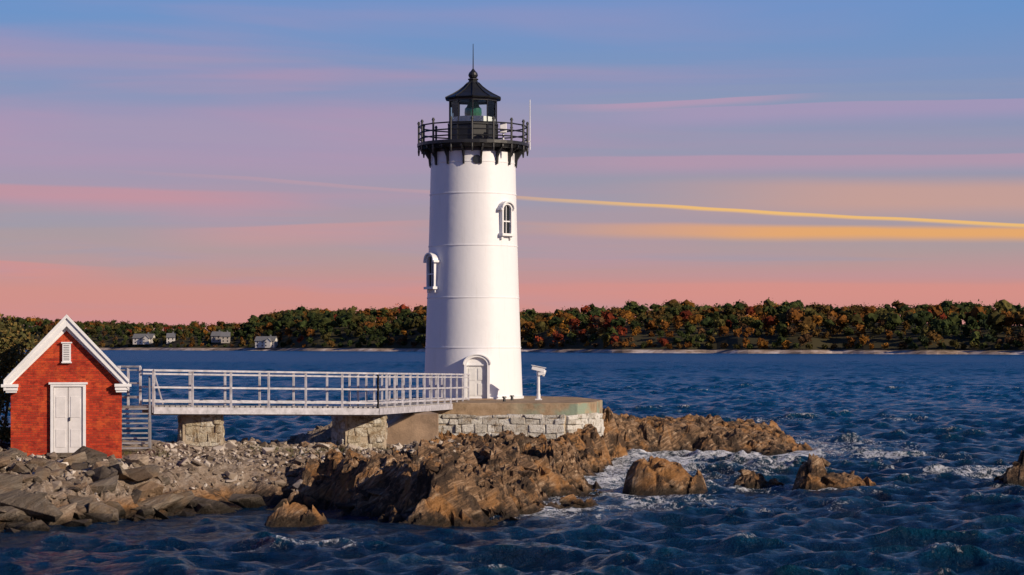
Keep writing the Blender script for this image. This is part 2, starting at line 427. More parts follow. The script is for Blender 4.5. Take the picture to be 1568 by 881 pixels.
patch(3.6,83,1.4,6,1.0,0,.3);patch(13,85,9,4,.5);patch(-12,57,4,.8,.25);patch(8,70,5,2.5,.32);patch(10,108,9,14,.25);patch(21,74,7,3,.40)
crest=sst(.17,.34,Z)*sst(.50,.66,n2+ .12*sst(2,14,X)*sst(140,70,Y))
fo+=crest*.5
fo*=sst(420,200,Y)
fo=np.minimum(fo,.95)
Z+=.40*np.exp(-(((X-5.4)/1.2)**2+((Y-98)/3.5)**2))*(.2+1.3*n1)
Z+=np.clip(fo,0,1.2)*.22*n1
Vs=np.stack([X+DX*gm,Y+DY*gm,Z],-1).reshape(-1,3)
nr,nc=X.shape;idx=np.arange(nr*nc).reshape(nr,nc)
Fs=np.stack([idx[:-1,:-1],idx[:-1,1:],idx[1:,1:],idx[1:,:-1]],-1).reshape(-1,4)
m,nt,p=newmat('sea_water',.12,0,.30);p.inputs['IOR'].default_value=1.33
P=pos(nt);sp=nt.n('ShaderNodeSeparateXYZ');nt.L.new(P,sp.inputs[0])
at=nt.n('ShaderNodeAttribute');at.attribute_name='foam';fa=at.outputs['Fac']
fn=nt.noise(nt.scalev(P,(1,.55,1)),2.0,7,.78,1.0)
rg=nt.m('ABSOLUTE',nt.m('SUBTRACT',nt.noise(nt.scalev(P,(1,.5,1)),1.8,4,.7,1.6),.5))
lace=nt.ss(rg,.06,.0)
f=nt.m('ADD',fa,nt.m('MULTIPLY',nt.m('SUBTRACT',fn,.53),4.2));f=nt.m('ADD',f,nt.m('MULTIPLY',lace,.40))
f=nt.m('MULTIPLY',nt.ss(f,.55,1.0),nt.ss(fa,.08,.32))
big=nt.noise(nt.scalev(P,(.05,.02,1)),1,3,.6)
wc=nt.mix(nt.ss(big,.35,.65),(.0008,.012,.038,1),(.0016,.025,.070,1))
wc=nt.mix(nt.ss(sp.outputs[1],75,240,0,1),wc,(.001,.055,.17,1))
wc=nt.mix(nt.ss(sp.outputs[2],.04,.32,0,.30),wc,(.003,.080,.115,1))
wc=nt.mix(nt.ss(fa,.25,.95,0,.35),wc,(.03,.12,.18,1))
nt.put(p.inputs['Base Color'],nt.mix(f,wc,(.76,.78,.84,1)))
nt.put(p.inputs['Roughness'],nt.m('ADD',nt.m('MULTIPLY',f,.5),nt.ss(sp.outputs[1],80,500,.11,.36)))
b1=nt.noise(nt.scalev(P,(1,.8,1)),2.6,5,.74,.3);b2=nt.noise(nt.scalev(P,(.3,.22,1)),1,3,.6)
hb=nt.m('ADD',b1,nt.m('MULTIPLY',b2,1.5));hb=nt.m('ADD',hb,nt.m('MULTIPLY',f,.35))
nt.put(p.inputs['Normal'],nt.bump(hb,1.0,.42))
mesh_np('sea',Vs,Fs,m,smooth=True,attrs={'foam':('FLOAT',fo.ravel())})

# ---------------- far shore
tk=np.array([-.6,-.35,-.19,-.045,.0675,.245,.4,.7]);dk=np.array([1700.,1640,1540,1290,1100,960,920,880])
hk_t=np.array([-.6,-.245,-.21,-.13,-.12,-.098,-.03,.0,.12,.2,.26,.5]);hk=np.array([18.,18,15,10.5,14.5,18,16.5,16,16,14,12,12])
def shoreY(tq): return np.interp(tq,tk,dk)
tt=np.linspace(-.6,.6,240);dd=np.array([-6,0,4,9,14,30,60,100,160,400,900.])
hh=np.array([-2,.0,1.0,1.8,2.2,.35,.6,.85,1,1,.8])
VV=[]
for j,d in enumerate(dd):
    for q in tt:
        Yq=shoreY(q)+d+ (6*math.sin(q*90)+4*math.sin(q*211)); hill=np.interp(q,hk_t,hk)
        z=hh[j] if j<5 else 2.2+hh[j]*hill
        VV.append((q*Yq,Yq,z))
idx=np.arange(len(VV)).reshape(len(dd),len(tt))
FFq=np.stack([idx[:-1,:-1],idx[:-1,1:],idx[1:,1:],idx[1:,:-1]],-1).reshape(-1,4)
m,nt,p=newmat('far_ground',.9,0,.2);P=pos(nt);sp=nt.n('ShaderNodeSeparateXYZ');nt.L.new(P,sp.inputs[0])
bc=nt.ramp(nt.noise(P,.08,5,.7),[(.35,(.14,.10,.07)),(.5,(.40,.30,.24)),(.65,(.70,.60,.54))])
nt.put(p.inputs['Base Color'],nt.mix(nt.ss(sp.outputs[2],1.4,2.1),bc,(.06,.05,.022,1)))
mesh_np('far_shore',VV,FFq,m)
bm=bmesh.new();bmesh.ops.create_icosphere(bm,subdivisions=2,radius=1);bm.verts.index_update()
IV=np.array([v.co[:] for v in bm.verts]);IF=np.array([[v.index for v in f.verts] for f in bm.faces]);bm.free()
pal=np.array([(.030,.042,.013),(.042,.050,.014),(.068,.058,.017),(.10,.055,.015),(.15,.060,.013),(.23,.10,.017),(.16,.030,.013),(.085,.045,.020),(.024,.034,.015)])
pw=np.array([.20,.19,.20,.14,.08,.03,.035,.085,.04]);pw/=pw.sum()
houses=[(-.176,24,15,'w'),(-.163,26,6,'w'),(-.1175,16,14,'w'),(-.141,34,7,'g'),(-.137,30,6,'g')]
TV=[];TF=[];TC=[];o=0;rng=np.random.RandomState(11)
tree_n=0
for row in range(-1,12):
    d=14+row*13 if row>=0 else 9
    q=-.33
    while q<.33:
        Yq=shoreY(q)
        q+=rng.uniform(4.2,8.2)/Yq*(1 if row<3 else 1.1)
        Yt=Yq+d+rng.uniform(-5,5)*(.4 if row<0 else 1)+(6*math.sin(q*90)+4*math.sin(q*211))
        skip=False
        for hq,hd,hw,_ in houses:
            if abs(q-hq)*Yq<hw*.40 and 10<d<hd+6: skip=True
        if skip: continue
        if row==0 and rng.rand()<.25: continue
        hill=float(np.interp(q,hk_t,hk));zg=2.0+hill*float(np.interp(d,[14,30,60,100,160],[0,.35,.6,.85,1]))
        ht=rng.uniform(8,14)*(.72 if q<-.125 else 1)*(.72 if row<2 else 1)*(.80+.45*float(vn(np.array([q*60]),np.array([row*.2+1]),8)[0]))
        if row<0: ht*=.42
        if rng.rand()<.06: ht*=1.15
        wv=float(vn(np.array([q*40]),np.array([row*.35+2]),5)[0]);
        ci=rng.choice(len(pal),p=pw) if rng.rand()<.65 else min(7,int(abs(wv-.1)*8))
        c=pal[ci]*rng.uniform(.7,1.25)
        cr=ht*rng.uniform(.27,.40)*(1.5 if row<0 else 1);base_=np.array([q*Yt,Yt,zg])
        for k in range(6):
            if k==0: off=np.array([0,0,ht*.66]);rad=cr*.7
            else:
                an=rng.uniform(0,6.28);off=np.array([math.cos(an)*cr*.75,math.sin(an)*cr*.75,ht*rng.uniform(.3,.85)]);rad=cr*rng.uniform(.25,.5)
            cc=c*rng.uniform(.55,1.25)
            if k<3:
                s=1+rng.uniform(-.38,.38,len(IV))
                v=IV*s[:,None]*rad*np.array([1,1,.85])+off+base_
                TV.append(v);TF.append(IF+o);o+=len(v)
                TC.append(np.concatenate([np.tile(cc,(len(v),1))*rng.uniform(.6,1.3,(len(v),1)),np.ones((len(v),1))],1))
            nl=26
            nrm=rng.normal(0,1,(nl,3));nrm/=np.linalg.norm(nrm,axis=1)[:,None]
            cen=off+base_+nrm*rad*rng.uniform(.75,1.3,(nl,1))
            tri=cen[:,None,:]+rng.normal(0,.42,(nl,3,3))
            TV.append(tri.reshape(-1,3));TF.append(np.arange(nl*3).reshape(-1,3)+o);o+=nl*3
            lc=np.repeat(cc*rng.uniform(.8,1.9,(nl,1)),3,0);TC.append(np.concatenate([lc,np.ones((nl*3,1))],1))
        tree_n+=1
m,nt,p=newmat('autumn_foliage',.9,0,.1)
at=nt.n('ShaderNodeAttribute');at.attribute_name='leafcol'
nt.L.new(at.outputs['Color'],p.inputs['Base Color'])
mesh_np('forest',np.concatenate(TV),np.concatenate(TF),m,attrs={'leafcol':('FLOAT_COLOR',np.concatenate(TC))})

# ---------------- common materials
M_white=simple('white_paint',(.76,.76,.78),.12,1.5,.45,.05,8)
M_black=simple('black_iron',(.016,.017,.019),.3,4,.4)
M_dark=simple('dark_glass',(.02,.024,.028),.2,2,.12)
M_rail=simple('weathered_white_rail',(.46,.45,.50),.4,4,.5)
M_deck=simple('deck_boards',(.30,.28,.27),.3,5,.8)
M_roofg=simple('grey_shingles',(.16,.16,.17),.3,2,.85)
M_conc=simple('concrete',(.36,.25,.17),.45,1.2,.9,.4,14)
M_green=simple('green_lens',(.02,.10,.06),.3,5,.15)

m,nt,p=newmat('tower_paint',.42,0,.4);P=pos(nt)
stn=nt.noise(nt.scalev(P,(2.5,2.5,.25)),1.6,6,.7);c=nt.mix(nt.ss(stn,.52,.8,0,.38),(.77,.77,.80,1),(.56,.55,.53,1))
c=nt.mix(nt.ss(nt.noise(P,.8,4),.5,.75,0,.18),c,(.60,.62,.66,1))
nt.put(p.inputs['Base Color'],c);nt.put(p.inputs['Normal'],nt.bump(nt.noise(P,3,4,.6),.15,.05));M_tower=m

# distant houses
M_cream=simple('cream_siding',(.36,.32,.28),.1);M_hp=simple('house_paint',(.62,.58,.53),.1)
for hq,hd,hw,kind in houses:
    Yh=float(shoreY(hq))+hd;hill=float(np.interp(hq,hk_t,hk));zg=2.2+hill*float(np.interp(hd,[14,30,60,100],[0,.35,.6,.85]))-.8
    e=empty('house',(hq*Yh,Yh,zg),R(random.uniform(-14,14)))
    b=MB();b.box((0,0,2.3),(hw,7,4.6));
    b.prism([(-hw/2,-3.5,4.6),(-hw/2,3.5,4.6),(-hw/2,0,7.4)],(hw,0,0))
    if hw>12:
        b.box((hw*.22,-4.4,2.1),(hw*.3,3,4.2));b.prism([(hw*.07,-5.9,4.2),(hw*.37,-5.9,4.2),(hw*.22,-5.9,6.4)],(0,5,0))
    b.obj('walls',M_hp if kind=='w' else M_cream,e)
    b=MB()
    for sgn in(-1,1):
        b.prism([(-hw/2-.4,sgn*4.0,4.4),(-hw/2-.4,0,7.6),(-hw/2-.4,0,7.85),(-hw/2-.4,sgn*4.2,4.6)],(hw+.8,0,0))
    b.box((hw*.2,.5,8),(.9,.9,1.8))
    if hw>12:
        for sg in(-1,1): b.prism([(hw*.22,-6.2,6.5),(hw*.22+sg*hw*.18,-6.2,3.95),(hw*.22+sg*hw*.18,-6.2,4.2),(hw*.22,-6.2,6.75)],(0,5.5,0))
    b.obj('roof',M_roofg,e)
    b=MB()
    nw=max(2,int(hw/3.2))
    for i in range(nw):
        for z in(1.5,3.6):
            xx=-hw/2+hw*(i+.5)/nw
            b.box((xx,(-5.93 if (hw>12 and hw*.07<xx<hw*.37) else -3.53),z),(.8,.08,1.1))
    b.obj('windows',M_dark,e)

# ---------------- lighthouse
LX,LY,LZ=-1.86,100,2.85
lh=empty('lighthouse',(LX,LY,LZ))
ZT=12.0
def rad(z): return 2.37-.36*z/ZT-.03*math.sin(math.pi*z/ZT)
prof=[(2.43,-.1),(2.43,.10)]
seams=[2.42,4.78,7.24,9.70,11.18]
pr=[]
allz=sorted(set([round(v,3) for v in np.arange(.12,ZT,.24)]))
for v in allz:
    if all(abs(v-s)>.09 for s in seams): pr.append((rad(v),v))
for s in seams: pr+=[(rad(s),s-.035),(rad(s)+.022,s-.025),(rad(s)+.022,s+.025),(rad(s),s+.035)]
pr=sorted(pr,key=lambda a:a[1])
b=MB();b.lathe((0,0,0),prof+pr+[(rad(ZT),ZT),(0.01,ZT)],96);b.obj('tower',M_tower,lh,True,auto=35)
G=ZT
b=MB();b.lathe((0,0,0),[(1.9,G-.18),(2.45,G-.16),(2.58,G-.02),(2.68,G),(2.68,G+.14),(2.6,G+.16),(1.0,G+.16)],48)
b.lathe((0,0,0),[(rad(G)+.02,G-.32),(rad(G)+.06,G-.32),(rad(G)+.06,G-.16)],64)
for i in range(16):
    a=2*math.pi*(i+.5)/16;cx,cy=math.cos(a),math.sin(a)
    r0=rad(G-.8)+.02
    pts=[(r0,G-.95),(r0+.08,G-.95),(r0+.12,G-.6),(r0+.3,G-.32),(2.6,G-.14),(2.6,G-.04),(r0,G-.04)]
    tx,ty=-cy*.04,cx*.04
    b.prism([(cx*r-tx,cy*r-ty,z) for r,z in pts],(2*tx,2*ty,0))
b.obj('gallery_deck',M_black,lh)
b=MB();NP=16
gp=[(2.6*math.cos(2*math.pi*i/NP),2.6*math.sin(2*math.pi*i/NP)) for i in range(NP)]
for i,(x,y) in enumerate(gp):
    b.cyl((x,y,G-.25),(x,y,G+1.15),.05,n=8);b.cyl((x,y,G+1.1),(x,y,G+1.22),.085,.04,n=8)
    b.cyl((x,y,G-.42),(x,y,G-.2),.03,.06,n=8)
    x2,y2=gp[(i+1)%NP]
    for z in(.36,.64,.96): b.cyl((x,y,G+z),(x2,y2,G+z),.036,n=6)
b.obj('gallery_railing',M_black,lh)
b=MB();NL=10;ro=math.pi/10
b.lathe((0,0,0),[(1.26,G+.15),(1.26,G+.26),(1.2,G+.30),(1.2,G+.98),(1.27,G+1.02),(1.27,G+1.1),(.2,G+1.12)],NL,ro)
for i in range(NL):
    a=2*math.pi*i/NL+ro
    b.beam((1.22*math.cos(a),1.22*math.sin(a),G+.16),(1.22*math.cos(a),1.22*math.sin(a),G+1.0),.07,.07)
b.obj('lantern_base',M_black,lh)
b=MB();b.lathe((0,0,0),[(1.13,G+1.1),(1.13,G+2.2)],NL,ro)
gm_=bpy.data.materials.new('lantern_glass');gm_.use_nodes=True;nt=NT(gm_.node_tree)
for n in list(gm_.node_tree.nodes): gm_.node_tree.nodes.remove(n)
o_=nt.n('ShaderNodeOutputMaterial');tr=nt.n('ShaderNodeBsdfTransparent');gl=nt.n('ShaderNodeBsdfGlossy');gl.inputs['Roughness'].default_value=.03
fr=nt.n('ShaderNodeFresnel');fr.inputs[0].default_value=1.45;ms=nt.n('ShaderNodeMixShader')
tr.inputs[0].default_value=(.93,.98,.96,1)
nt.L.new(fr.outputs[0],ms.inputs[0]);nt.L.new(tr.outputs[0],ms.inputs[1]);nt.L.new(gl.outputs[0],ms.inputs[2]);nt.L.new(ms.outputs[0],o_.inputs[0])
b.obj('lantern_glazing',gm_,lh)
b=MB()
for i in range(NL):
    a=2*math.pi*i/NL+ro;x,y=1.17*math.cos(a),1.17*math.sin(a)
    b.cyl((x,y,G+1.1),(x,y,G+2.30),.032,n=6)
b.lathe((0,0,0),[(1.12,G+2.16),(1.2,G+2.16),(1.2,G+2.30),(1.12,G+2.30)],NL,ro)
b.obj('lantern_frames',M_black,lh)
b=MB()
b.lathe((0,0,0),[(.2,G+1.1),(.34,G+1.15),(.30,G+1.35),(.40,G+1.45),(.42,G+1.65),(.40,G+1.85),(.30,G+1.95),(.24,G+2.15),(.05,G+2.25)],16)
b.obj('lens',M_green,lh,True,auto=20)
b=MB()
b.lathe((0,0,0),[(.95,G+1.1),(.95,G+1.42),(.90,G+1.42),(.90,G+1.1)],20)
b.obj('lens_gallery_sill',M_white,lh)
b=MB()
b.lathe((0,0,0),[(.3,G+2.22),(1.36,G+2.26),(1.40,G+2.32),(1.30,G+2.38),(1.0,G+2.52),(.72,G+2.69),(.47,G+2.88),(.27,G+3.08),(.2,G+3.2),(.26,G+3.23),(.26,G+3.27),(.13,G+3.31)],NL,ro)
for i in range(NL):
    a=2*math.pi*i/NL+ro;ca,sa=math.cos(a),math.sin(a)
    pp=[(1.38,2.34),(1.0,2.53),(.72,2.70),(.47,2.89),(.27,3.09)]
    for k in range(4): b.beam((pp[k][0]*ca,pp[k][0]*sa,G+pp[k][1]),(pp[k+1][0]*ca,pp[k+1][0]*sa,G+pp[k+1][1]),.05,.05)
b.lathe((0,0,0),[(.11,G+3.28),(.2,G+3.35),(.235,G+3.45),(.2,G+3.56),(.12,G+3.64),(.07,G+3.7),(.04,G+3.75),(.0,G+3.76)],14)
b.cyl((0,0,G+3.7),(0,0,G+4.95),.028,.015,6)
b.obj('lantern_roof',M_black,lh)
b=MB();b.cyl((2.72,.2,G-.1),(2.72,.2,G+2.3),.03,.02,6);b.box((2.6,.2,G+.3),(.3,.06,.06));b.obj('antenna',M_white,lh)
b=MB();b.box((1.45,-1.9,G+.75),(.32,.25,.5));b.cyl((1.45,-1.9,G+.15),(1.45,-1.9,G+.6),.05,n=8);b.obj('gallery_beacon',M_white,lh,bevel=.03)
def fr_(a,z): 
    a=R(a);n=(math.sin(a),-math.cos(a));tq=(math.cos(a),math.sin(a));r=rad(z)
    return lambda u,o,zq:(n[0]*(r+o)+tq[0]*u,n[1]*(r+o)+tq[1]*u,zq)
def pbox(b,fn,u0,u1,o0,o1,z0,z1):
    v=[fn(u,o,z) for z in(z0,z1) for u,o in((u0,o0),(u1,o0),(u1,o1),(u0,o1))]
    b.add(v,[(0,1,2,3),(4,5,6,7),(0,1,5,4),(1,2,6,5),(2,3,7,6),(3,0,4,7)])
def arch(b,fn,u,ri,ro_,o0,o1,zc,n=12,ysc=1.):
    for i in range(n):
        a0=math.pi*i/n;a1=math.pi*(i+1)/n
        v=[fn(u+r*math.cos(a),o,zc+r*math.sin(a)*ysc) for a in(a0,a1) for r,o in((ri,o0),(ro_,o0),(ro_,o1),(ri,o1))]
        b.add(v,[(0,1,2,3),(4,5,6,7),(0,1,5,4),(1,2,6,5),(2,3,7,6),(3,0,4,7)])
def window(a,zc,h,wd):
    fn=fr_(a,zc);w=MB();hw=wd/2;z0=zc-h/2;z1=zc+h/2
    pbox(w,fn,-hw-.09,-hw,-.2,.16,z0,z1);pbox(w,fn,hw,hw+.09,-.2,.16,z0,z1)
    pbox(w,fn,-hw-.18,hw+.18,-.2,.26,z0-.12,z0)
    pbox(w,fn,-hw-.1,-hw+.02,-.2,.12,z0-.28,z0-.12);pbox(w,fn,hw-.02,hw+.1,-.2,.12,z0-.28,z0-.12)
    arch(w,fn,0,hw,hw+.1,-.2,.17,z1,10,.8);arch(w,fn,0,hw+.1,hw+.19,-.2,.27,z1+.02,10,.8)
    pbox(w,fn,-hw-.24,-hw-.08,-.2,.25,z1-.06,z1+.04);pbox(w,fn,hw+.08,hw+.24,-.2,.25,z1-.06,z1+.04)
    pbox(w,fn,-hw,hw,.03,.09,zc-.03,zc+.03);pbox(w,fn,-.015,.015,.03,.08,z0,z1+hw*.6)
    w.obj('window_frame',M_white,lh)
    g=MB();pbox(g,fn,-hw,hw,-.3,.035,z0,z1)
    for i in range(10):
        a0=math.pi*i/10;a1=math.pi*(i+1)/10
        g.add([fn(0,.035,z1),fn(hw*math.cos(a0),.035,z1+hw*.8*math.sin(a0)),fn(hw*math.cos(a1),.035,z1+hw*.8*math.sin(a1))],[(0,1,2)])
    g.obj('window_glass',M_dark,lh)
window(47,11.22-LZ,1.15,.52);window(-60,8.75-LZ,1.2,.6)
b=MB()
zc=11.25;fn=fr_(6,11.27)
v=[fn(0,.03,zc)]+[fn(.17*math.cos(i*math.pi/8),.03,zc+.17*math.sin(i*math.pi/8)) for i in range(16)]
b.add(v,[(0,i+1,(i+1)%16+1) for i in range(16)]);b.obj('porthole',M_dark,lh)
b=MB()
for i in range(16):
    a0=i*math.pi/8;a1=a0+math.pi/8
    v=[fn(r*math.cos(a),o,zc+r*math.sin(a)) for a in(a0,a1) for r,o in((.17,-.1),(.21,-.1),(.21,.05),(.17,.05))]
    b.add(v,[(0,1,2,3),(4,5,6,7),(0,1,5,4),(1,2,6,5),(2,3,7,6),(3,0,4,7)])
b.obj('porthole_ring',M_black,lh)
fn=fr_(5,.8);b=MB()
pbox(b,fn,-.60,-.48,-.3,.26,.0,1.62);pbox(b,fn,.48,.60,-.3,.26,.0,1.62)
arch(b,fn,0,.48,.60,-.3,.26,1.62,14,.75);arch(b,fn,0,.60,.66,-.3,.31,1.63,14,.75)
pbox(b,fn,-.48,.48,-.3,.14,1.58,1.64)
for i in range(12):
    a0=math.pi*i/12;a1=math.pi*(i+1)/12
    b.add([fn(0,.10,1.62),fn(.48*math.cos(a0),.10,1.62+.36*math.sin(a0)),fn(.48*math.cos(a1),.10,1.62+.36*math.sin(a1))],[(0,1,2)])
b.obj('door_surround',M_white,lh)
b=MB();pbox(b,fn,-.47,.47,-.3,.06,.05,1.57)
for u0,u1 in((-.38,-.06),(.06,.38)):
    for z0,z1 in((.2,.75),(.9,1.45)): pbox(b,fn,u0,u1,.0,.085,z0,z1)
b.obj('door',simple('door_paint',(.66,.66,.66),.1),lh)
b=MB();pbox(b,fn,-.75,.75,-.3,.55,-.1,.05);b.obj('door_step',M_conc,lh)

# ---------------- platform + stone foundation
def poly_extrude(P,z0,z1): 
    b=MB();b.prism([(x,y,z0) for x,y in P],(0,0,z1-z0));return b
m,nt,p=newmat('platform_concrete',.9,0,.2);P=pos(nt);sp=nt.n('ShaderNodeSeparateXYZ');nt.L.new(P,sp.inputs[0])
c=nt.ramp(nt.noise(P,1.3,6,.7),[(.3,(.17,.12,.075)),(.5,(.31,.22,.14)),(.7,(.46,.34,.23))])
gr=nt.m('MULTIPLY',nt.ss(nt.noise(P,.7,4),.42,.6),nt.ss(sp.outputs[0],-.5,1.5));gr=nt.m('MULTIPLY',gr,nt.ss(sp.outputs[2],2.84,2.80))
c=nt.mix(gr,c,(.24,.29,.22,1));nt.put(p.inputs['Base Color'],c);nt.put(p.inputs['Normal'],nt.bump(nt.noise(P,9,5,.7),.6,.06))
pe=empty('lighthouse_platform')
poly_extrude([tuple(q) for q in PLAT],1.0,2.85).obj('platform_slab',m,pe,bevel=.04)
def stonemat(name,stops,joint,a=.46):
    m,nt,p=newmat(name,.9,0,.2);g=nt.n('ShaderNodeNewGeometry');P=g.outputs['Position']
    c=nt.ramp(g.outputs['Random Per Island'],stops)
    c=nt.mix(nt.ss(nt.noise(P,2.6,6,.85),a,a+.12,0,.85),c,joint)
    c=nt.mix(nt.ss(nt.noise(P,7,4,.7),.52,.64,0,.5),c,(.12,.085,.05,1))
    nt.put(p.inputs['Base Color'],c);nt.put(p.inputs['Normal'],nt.bump(nt.noise(P,8,5,.75),1.0,.12));return m
M_wst=stonemat('whitewashed_stone',[(0,(.50,.47,.42)),(.5,(.66,.63,.58)),(1,(.74,.72,.68))],(.32,.235,.16,1),.51)
M_pst=stonemat('pier_stone',[(0,(.40,.34,.24)),(.4,(.54,.48,.38)),(1,(.66,.62,.54))],(.24,.165,.095,1),.47)
M_mort=simple('mortar',(.38,.31,.23),.4,5,.95,.6,12)
def stones(b,p1,p2,z0,z1,th,sl=.55,sh=.36):
    p1=Vector(p1);p2=Vector(p2);L=(p2-p1).length;d=(p2-p1)/L;ang=math.atan2(d.y,d.x);nn=Vector((d.y,-d.x))
    z=z0
    while z<z1-.05:
        h=min(sh*random.uniform(.65,1.35),z1-z)
        if z1-z-h<.12:h=z1-z
        x=0
        while x<L-.02:
            l=min(sl*random.uniform(.4,1.7),L-x)
            if L-x-l<.15:l=L-x
            c=p1+d*(x+l/2)+nn*(random.uniform(-.05,.04))
            b.box((c.x,c.y,z+h/2+random.uniform(-.02,.02)),(l+.01,th,h+.01),ang,.045);x+=l
        z+=h
b=MB()
W=[(-3.75,91.45),(2.3,91.6),(3.2,92.8),(3.9,94.4)]
for a,c in zip(W[:-1],W[1:]): stones(b,a,c,.75,2.33,.5,.5,.27)
b.obj('foundation_wall',M_wst,pe,bevel=.05)
poly_extrude([(-3.7,91.28),(2.25,91.42),(3.3,92.85),(3.95,94.5),(3,100),(-3.7,100)],.5,2.30).obj('wall_core',M_mort,pe)
def pier(name,cx,cy,wx,wy,z0,z1,rz,mat):
    e=empty(name,(cx,cy,0),rz);b=MB()
    for a,c in(((-wx/2,-wy/2),(wx/2,-wy/2)),((wx/2,-wy/2),(wx/2,wy/2)),((wx/2,wy/2),(-wx/2,wy/2)),((-wx/2,wy/2),(-wx/2,-wy/2))):
        stones(b,a,c,z0,z1,.28,.36,.24)
    b.obj('stones',mat,e,bevel=.045)
    b=MB();b.box((0,0,(z0+z1)/2),(wx+.16,wy+.16,z1-z0-.04));b.box((0,0,z1+.05),(wx+.2,wy+.2,.1));b.obj('core_and_cap',M_mort,e)
pier('stone_pier',-11.35,76.2,1.3,1.3,1.2,2.98,R(15),M_pst)
pier('stone_pier',-5.85,80,1.5,1.3,1.1,2.78,R(25),M_pst)
b=MB();b.prism([(-5.15,84,.6),(-5.15,84,2.0),(-3.9,84,2.62),(-2.95,84,2.66),(-2.95,84,.6)],(-.5,3,0));b.obj('concrete_abutment',M_conc,bevel=.04)

# ---------------- footbridge
N=[Vector((-12.7,74,3.22)),Vector((-5.0,78,3.05)),Vector((-2.0,96,2.74))]
Wd=1.25
d1=(N[1]-N[0]);d1.z=0;d1.normalize();l1=Vector((-d1.y,d1.x,0))
d2=(N[2]-N[1]);d2.z=0;d2.normalize();l2=Vector((-d2.y,d2.x,0))
mid=(l1+l2);mid=mid/mid.length*Wd/math.cos(l1.angle(l2)/2)
Fp=[N[0]+l1*Wd,N[1]+mid,N[2]+l2*Wd]
fb=empty('footbridge')
b=MB();up=Vector((0,0,1))
for i in range(2):
    for A in(N,Fp):
        b.beam(A[i]-up*.12,A[i+1]-up*.12,.14,.24)
    b.beam((N[i]+Fp[i])/2-up*.2,(N[i+1]+Fp[i+1])/2-up*.2,.14,.2)
b.obj('girders',M_rail,fb)
b=MB()
for i in range(2):
    L=(N[i+1]-N[i]).length;n=int(L/.2)
    for k in range(n):
        q=(k+.5)/n;b.beam(N[i].lerp(N[i+1],q)+up*.03,Fp[i].lerp(Fp[i+1],q)+up*.03,.17,.05)
b.obj('deck_planks',M_deck,fb)
b=MB();RH=1.30
def railing(b,A,B,n,off=0.,RH=RH):
    for k in range(n+1):
        q=(k+off)/n
        if q<0 or q>1: continue
        p=A.lerp(B,q);b.beam(p-up*.2,p+up*RH,.085,.085)
    b.beam(A+up*RH,B+up*RH,.13,.07);b.beam(A+up*(RH-.13),B+up*(RH-.13),.05,.06)
    b.beam(A+up*.70,B+up*.70,.05,.07);b.beam(A+up*.20,B+up*.20,.05,.09)
railing(b,N[0],N[1],6);railing(b,Fp[0],Fp[1],6,.32);railing(b,N[1],N[2],13);railing(b,Fp[1],Fp[2],13,.0)
b.beam(N[0]+up*RH,N[0]+d1*.35+up*.1,.05,.05)
La=[N[0]+Vector((-1.25,.2,.12)),N[0]+Vector((-1.6,1.5,.12)),Fp[0]+Vector((-.1,.1,.12))]
railing(b,La[2],La[1],2);railing(b,La[1],La[0],1)
b.obj('railings',M_rail,fb,bevel=.008)
b=MB();b.prism([N[0]-up*.1,Fp[0]-up*.1,La[1]-up*.22,La[0]-up*.22],(0,0,.12));b.obj('landing',M_deck,fb)
tp=Vector((-13.35,74.05,3.2));bt=Vector((-12.95,71.9,1.75));b=MB();sd_=Vector((.98,.18,0))
for s_ in(-.5,.5):
    b.beam(tp+sd_*s_,bt+sd_*s_,.06,.24)
n=9
for k in range(n):
    c=bt.lerp(tp,(k+.5)/n)+up*.04;b.beam(c-sd_*.48,c+sd_*.48,.26,.05)
for s_ in(-.5,.5):
    pb=bt+sd_*s_;pt=tp+sd_*s_
    if s_>0:
        b.beam(pb,pb+up*1.0,.06,.06);b.beam(pt,pt+up*1.1,.06,.06);b.beam(pb+up*1.0,pt+up*1.1,.06,.06)
    b.beam(pt-up*.1,Vector((pt.x,pt.y,1.6)),.08,.08)
b.obj('stairs',simple('grey_metal',(.26,.27,.30),.25,5,.5),fb)

# ---------------- brick shed
sh=empty('brick_shed',(-14.92,70,1.45),R(12))
m,nt,p=newmat('red_brick',.8,0,.25)
tcn=nt.n('ShaderNodeTexCoord');sp=nt.n('ShaderNodeSeparateXYZ');nt.L.new(tcn.outputs['Object'],sp.inputs[0])
cbn=nt.n('ShaderNodeCombineXYZ');nt.L.new(nt.m('ADD',sp.outputs[0],sp.outputs[1]),cbn.inputs[0]);nt.L.new(sp.outputs[2],cbn.inputs[1])
br=nt.n('ShaderNodeTexBrick');nt.L.new(cbn.outputs[0],br.inputs['Vector']);br.inputs['Scale'].default_value=1
br.inputs['Brick Width'].default_value=.215;br.inputs['Row Height'].default_value=.075;br.inputs['Mortar Size'].default_value=.009
br.inputs['Color1'].default_value=(.54,.046,.015,1);br.inputs['Color2'].default_value=(.28,.020,.010,1);br.inputs['Mortar'].default_value=(.24,.055,.03,1)
P=tcn.outputs['Object'];c=nt.mix(nt.ss(nt.noise(P,2.0,5,.7),.47,.63,0,.6),br.outputs[0],(.60,.105,.026,1))
c=nt.mix(nt.ss(nt.noise(nt.scalev(P,(1,1,1.6)),4,4,.7),.52,.62,0,.65),c,(.17,.014,.009,1))
nt.put(p.inputs['Base Color'],c)
nt.put(p.inputs['Normal'],nt.bump(nt.m('ADD',nt.m('MULTIPLY',br.outputs['Fac'],-1.),nt.noise(P,14,4,.7)),.6,.02));M_brick=m
hw=1.82;ez=2.86;pz=4.80;D=4.4
b=MB();b.prism([(-hw,0,-.6),(hw,0,-.6),(hw,0,ez),(0,0,pz-.08),(-hw,0,ez)],(0,D,0));b.obj('brick_walls',M_brick,sh)
b=MB()
sl=(pz-ez)/hw
